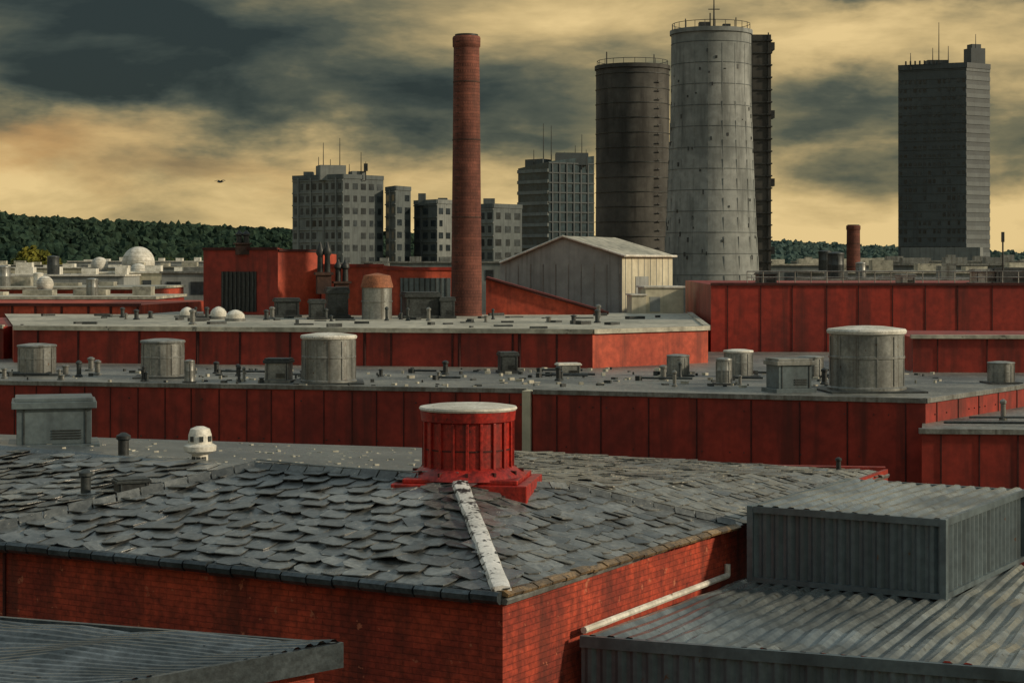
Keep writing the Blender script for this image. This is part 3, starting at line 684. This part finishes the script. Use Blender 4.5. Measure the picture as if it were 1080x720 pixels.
for x,h in ((90.5,9),(89.2,3.6),(84.5,2.5),(92.5,4),(98.3,6.5)): c.tube((x,396,57.5),(x,396,58.5+h),.14,.06)
for k in range(8): c.box(83.6+k*.9,396.5-k*.4,58.5,59.3,.3,.3)
c.make('antennas',M['black'],g)
c=MB(); c.prism([(82.0,394),(97.5,389),(100,396),(88,402)],0,19.8); c.make('podium',M['apt'],g)

# ------------------------------------------------------------------ mid/right background clutter
chimney('small_brick_chimney',36,197,20.3,.85,.7,'chimney',0,20)
gg=Grp('rooftop_railing',25,112); c=MB()
for i in range(24):
    x=14+i*.95; c.tube((x,111.2,zD),(x,111.2,zD+.75),.03,n=5)
c.tube((14,111.2,zD+.75),(36,111.2,zD+.75),.035,n=5); c.tube((14,111.2,zD+.4),(36,111.2,zD+.4),.03,n=5)
c.make('rails',M['metal'],gg)
def lowshed(name,x,y,w,dp,h,m,rm):
    g=Grp(name,x,y); c=MB(); c.box(x,y,0,h,w,dp); c.make('walls',M[m],g)
    c=MB(); c.box(x,y,h,h+.25,w+.5,dp+.5)
    for k in range(max(1,int(w/5))):
        c.box(x-w/2+2.5+k*5,y,h+.25,h+.25+random.uniform(.3,1.2),random.uniform(1,3.6),2)
    c.make('roof',M[rm],g)
    A=(x-w/2,y-dp/2);B=(x+w/2,y-dp/2)
    c=MB(); wins(c,A,B,h-3.4,h-.4,max(2,int(w/3)),1,.6,.55); c.make('windows',M['glass'],g)
random.seed(11)
for (x,y,w,dp,h,m,rm) in ((45,200,26,18,15.2,'greyclad','pale'),(62,230,30,20,16.0,'apt','metal'),(36,170,18,14,14.6,'contain','metal'),
    (-62,215,44,25,13.4,'redorange','pale'),(-48,180,30,16,12.9,'redpanel','pale'),(-78,290,40,22,14.4,'greyclad','white'),(-52,300,26,18,14.8,'cream','white'),
    (-60,380,36,20,15.6,'apt','pale'),(-105,420,44,25,15.4,'cream','white'),(-28,250,34,20,15.0,'greyclad','metal'),(-8,300,30,20,16.4,'apt','metal'),
    (40,300,40,24,16,'apt','pale'),(90,330,50,24,16.6,'greyclad','metal'),(-90,520,60,30,17,'greyclad','white'),(-140,560,50,30,16,'apt','pale'),(120,520,80,30,17,'apt','pale')):
    lowshed('industrial_shed',x,y,w,dp,h,m,rm)
def radome(x,y,z,r,zb=0):
    g=Grp('white_radome',x,y,z); n=24; pr=[(r*.72,z-r*.7)]
    for i in range(-6,13):
        a=math.pi/2*i/12; pr.append((r*math.cos(a)+.001,z+r*math.sin(a)))
    MB().lathe(x,y,pr,n).make('dome',M['white'],g,smooth=True)
    MB().cyl(x,y,zb,z-r*.45,r*.85,r*.85,24).make('plinth',M['greyclad'],g,smooth=True)
    c=MB()
    for k in range(3):
        zz=z+r*(.1+.27*k); rr=math.sqrt(r*r-(zz-z)**2)+.01; c.cyl(x,y,zz,zz+.04,rr,n=32,bot=True)
    c.make('panel_joints',M['greyclad'],g)
radome(-78.8,394,16.6,3.4); radome(-87,394,16.0,1.8); radome(-66,330,14.8,1.6); radome(-50,200,14.0,.9)
for (x,y,z,h,m) in ((-58,213,13.4,2.6,'metal'),(-54,213,13.4,1.8,'white'),(-46,290,15,3,'metal'),(-70,285,14.5,3,'dark'),(-40,178,13,1.8,'metal'),(33,197,15.4,2.2,'dark'),(28.6,165,14.8,2.4,'dark'),(31,166,14.8,1.5,'metal')):
    drum_vent(x,y,z,h*.3,h,m,m,8)
for (x,w,h,m) in ((15.5,1.2,.7,'dark'),(28.8,1.6,.9,'metal'),(30.5,2.6,1.0,'dark'),(32.3,.8,1.4,'dark'),(24,1.0,.6,'metal')):
    box_vent(x,114,zD-.02,w,1.2,h,.1,m,m)
gg=Grp('lighting_mast',29.6,108); c=MB(); c.tube((29.3,111.5,14.8),(29.3,111.5,18.0),.05); c.box(29.3,111.5,17.4,18,.16,.16); c.make('mast',M['black'],gg)

# ------------------------------------------------------------------ GROUND, HILLS, FOREST
c=MB(); c.add([(-9000,-500,0),(9000,-500,0),(9000,14000,0),(-9000,14000,0)],[(0,1,2,3)]); c.make('ground',M['ground'])
def ridge(xx): return float(np.interp(xx,[-1200,-521,-380,-222,0,265,395,521,1200],[68,58,51,41,34,30,24,19,26]))
def H(x,y):
    f=min(1,max(0,(y-1000)/850)); f=f*f*(3-2*f); f2=1 if y<1950 else max(0,1-(y-1950)/1500)
    return ridge(x*1900/max(y,1200))*f*f2*(1+.1*mnoise.noise(Vector((x*.004,y*.004,0))))
nx,ny=130,60; V=[];F=[]
for j in range(ny):
    for i in range(nx):
        x=-1400+2800*i/(nx-1); y=950+2600*j/(ny-1); V.append((x,y,H(x,y)-.6))
for j in range(ny-1):
    for i in range(nx-1):
        a=j*nx+i; F.append((a,a+1,a+nx+1,a+nx))
MB().add(V,F).make('hill',M['hill'],smooth=True)
bm=bmesh.new(); bmesh.ops.create_icosphere(bm,subdivisions=2,radius=1); bm.verts.ensure_lookup_table()
iv=np.array([v_.co[:] for v_ in bm.verts]); ifa=np.array([[q.index for q in f.verts] for f in bm.faces]); bm.free()
def forest(name,x0,x1,n,m,y0=1000,y1=1980):
    VV=[];FF=[]; k=0
    for i in range(n):
        y=random.uniform(y0,y1); x=random.uniform(x0,x1)*y/1900
        r=random.uniform(2.6,5.2); hz=H(x,y)
        j=iv*(1+rng.normal(0,.24,(len(iv),1))); p=j*np.array([r,r,r*random.uniform(.8,1.25)])+np.array([x,y,hz+r*.5+random.uniform(0,3)])
        VV.append(p); FF.append(ifa+k); k+=len(iv)
    me=bpy.data.meshes.new(name); me.from_pydata(np.vstack(VV).tolist(),[],np.vstack(FF).tolist()); me.materials.append(m)
    o=bpy.data.objects.new(name,me); scene.collection.objects.link(o)
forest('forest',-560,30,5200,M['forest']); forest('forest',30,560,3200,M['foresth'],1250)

def tree(name,x,y,z,h,r,m,n=1600):
    g=Grp(name,x,y,z); c=MB(); c.tube((x,y,z-1),(x,y,z+h*.5),.04*h,.02*h)
    for i in range(7):
        a=i*.9; c.tube((x,y,z+h*(.25+.03*i)),(x+r*.7*math.cos(a),y+r*.7*math.sin(a),z+h*(.5+.05*i)),.014*h,.005*h,n=6)
    c.make('trunk_and_limbs',M['bark'],g)
    c=MB(); cl=[(random.gauss(0,.42)*r,random.gauss(0,.42)*r,z+h*(.6+random.gauss(0,.12)),r*random.uniform(.25,.5)) for _ in range(16)]
    for i in range(n):
        q=random.choice(cl); d=Vector((random.gauss(0,1),random.gauss(0,1),random.gauss(0,1))).normalized()*q[3]*random.uniform(.6,1.05)
        p=Vector((x+q[0],y+q[1],q[2]))+d; a=Vector((random.gauss(0,1),random.gauss(0,1),random.gauss(0,1))).normalized(); b=a.orthogonal().normalized(); s_=r*.085*random.uniform(.6,1.4)
        c.add([p-a*s_,p+b*s_,p+a*s_,p-b*s_],[(0,1,2,3)])
    c.make('crown',M[m],g)
tree('broadleaf_tree',-150,585,3,19.5,8.5,'leaf',4200)
for i in range(16):
    y=random.uniform(600,800); x=random.uniform(-.275,-.10)*y
    if abs(x/y+.255)<.02: continue
    tree('broadleaf_tree',x,y,0,random.uniform(15,20),random.uniform(6,9),'leafd',700)
for i in range(8):
    y=random.uniform(560,800); x=random.uniform(.13,.28)*y
    tree('broadleaf_tree',x,y,0,random.uniform(14,18),random.uniform(6,9),'leafd',600)

# ------------------------------------------------------------------ BIRD
g=Grp('flying_bird',-30.8,197,24.8); bx,by,bz=-30.8,197,24.8
c=MB()
prof=[(-.34,.02),(-.25,.06),(-.1,.1),(.08,.1),(.2,.06),(.27,.065),(.33,.045),(.42,.008)]
V=[];n=10
for px_,r in prof:
    for i in range(n):
        a=2*math.pi*i/n; V.append((bx+px_,by+r*math.cos(a),bz+r*.9*math.sin(a)+(.03 if px_>.2 else 0)))
c.add(V,[(j*n+i,j*n+(i+1)%n,(j+1)*n+(i+1)%n,(j+1)*n+i) for j in range(7) for i in range(n)]); c.make('body',M['dark'],g,smooth=True)
c=MB()
for sgn in (-1,1):
    pts=[(.12,.06*sgn,.05),(-.12,.06*sgn,.05),(.16,.4*sgn,.22),(-.06,.42*sgn,.2),(.02,.95*sgn,.12),(-.05,.95*sgn,.11)]
    dirx=.75 if sgn<0 else -.75
    V=[(bx+a+abs(b_)*dirx*.9,by+b_*.5,bz+z_) for a,b_,z_ in pts]; V2=[(p[0],p[1],p[2]-.02) for p in V]
    c.add(V+V2,[(0,1,3,2),(2,3,5,4),(6,8,9,7),(8,10,11,9),(0,2,8,6),(2,4,10,8),(1,7,9,3),(3,9,11,5),(4,5,11,10)])
c.add([(bx-.3,by-.03,bz),(bx-.3,by+.03,bz),(bx-.52,by+.1,bz),(bx-.52,by-.1,bz)],[(0,1,2,3)])
c.make('wings_and_tail',M['dark'],g)

# ------------------------------------------------------------------ WORLD / LIGHT
w=bpy.data.worlds.new('World'); scene.world=w; w.use_nodes=True; nt=w.node_tree
bg=nt.nodes['Background']; bg.inputs['Strength'].default_value=.1
sky=nd(nt,'ShaderNodeTexSky'); sky.sky_type='NISHITA'; sky.sun_disc=False
sky.sun_elevation=math.radians(24); sky.sun_rotation=math.radians(106)
sky.dust_density=3
tc=nd(nt,'ShaderNodeTexCoord'); dirv=tc.outputs['Generated']
sx=nd(nt,'ShaderNodeSeparateXYZ'); nt.links.new(dirv,sx.inputs[0]); X,Z=sx.outputs[0],sx.outputs[2]
wn=noise_n(nt,dirv,1.0,5,.58,0,(9,9,24)); wn2=noise_n(nt,dirv,1.0,5,.6,0,(13,5,30))
Xw=math_n(nt,'ADD',X,math_n(nt,'MULTIPLY_ADD',wn,.16,-.08)); Zw=math_n(nt,'ADD',Z,math_n(nt,'MULTIPLY_ADD',wn2,.06,-.03))
fb=noise_n(nt,dirv,1.0,7,.56,.2,(8,8,27))
def blob(cx,cz,sx_,sz_,wt):
    a=math_n(nt,'DIVIDE',math_n(nt,'SUBTRACT',Xw,cx),sx_); b=math_n(nt,'DIVIDE',math_n(nt,'SUBTRACT',Zw,cz),sz_)
    e=math_n(nt,'ADD',math_n(nt,'MULTIPLY',a,a),math_n(nt,'MULTIPLY',b,b))
    return math_n(nt,'MULTIPLY',math_n(nt,'EXPONENT',math_n(nt,'MULTIPLY',e,-1)),wt)
dens=math_n(nt,'MULTIPLY_ADD',fb,1.6,-.46)
for bl_ in ((-.22,.135,.15,.035,.70),(-.08,.085,.12,.022,.45),(-.22,.095,.10,.014,.34),(.03,.075,.08,.03,.24),(.04,.14,.08,.02,-.10),(.18,.078,.05,.02,.42),(.27,.065,.04,.02,.3),
            (.2,.144,.1,.007,.3),(.19,.115,.10,.018,-.28),(-.18,.046,.22,.018,-.22),(.16,.022,.22,.02,-.34),(-.2,.015,.3,.014,-.1)):
    dens=math_n(nt,'ADD',dens,blob(*bl_))
cr=nd(nt,'ShaderNodeValToRGB'); nt.links.new(dens,cr.inputs[0]); e=cr.color_ramp
cols=[(0,(8.0,5.9,2.7)),(.2,(5.9,4.35,1.95)),(.38,(3.6,2.8,1.35)),(.55,(1.75,1.6,.92)),(.72,(.78,.88,.64)),(.88,(.37,.50,.43)),(1,(.19,.29,.27))]
e.elements[0].position=0; e.elements[0].color=(*[c_/10 for c_ in cols[0][1]],1)
e.elements[1].position=1; e.elements[1].color=(*[c_/10 for c_ in cols[-1][1]],1)
for p,c_ in cols[1:-1]:
    q=e.elements.new(p); q.color=(*[k_/10 for k_ in c_],1)
cloud=mixc(nt,1.0,cr.outputs[0],(10,10,10),'MULTIPLY')
warm=math_n(nt,'ADD',blob(-.26,.062,.05,.010,.6),blob(-.16,.05,.1,.008,.25))
cloud=mixc(nt,warm,cloud,(5.4,2.9,1.0))
over=mixc(nt,ramp(nt,fb,.35,.65),(4.2,4.9,4.8),(1.7,2.2,2.3))
cloud=mixc(nt,ramp(nt,Z,.16,.4),cloud,over)
final=mixc(nt,.05,cloud,sky.outputs[0])
nt.links.new(final,bg.inputs['Color'])
sl=bpy.data.lights.new('sun','SUN'); sl.energy=3.1; sl.angle=math.radians(3); sl.color=(1,.82,.58)
so=bpy.data.objects.new('sun',sl); scene.collection.objects.link(so)
sd=Vector((.88,-.20,.38)).normalized(); so.rotation_euler=sd.to_track_quat('Z','Y').to_euler()
# ------------------------------------------------------------------ CAMERA
cam=bpy.data.cameras.new('camera'); co=bpy.data.objects.new('camera',cam); scene.collection.objects.link(co)
co.location=(0,0,16); co.rotation_euler=(math.radians(90),0,0); cam.lens=36*1970/1080; cam.sensor_width=36
cam.shift_y=-80/1080; cam.clip_end=20000; cam.clip_start=.5
scene.camera=co
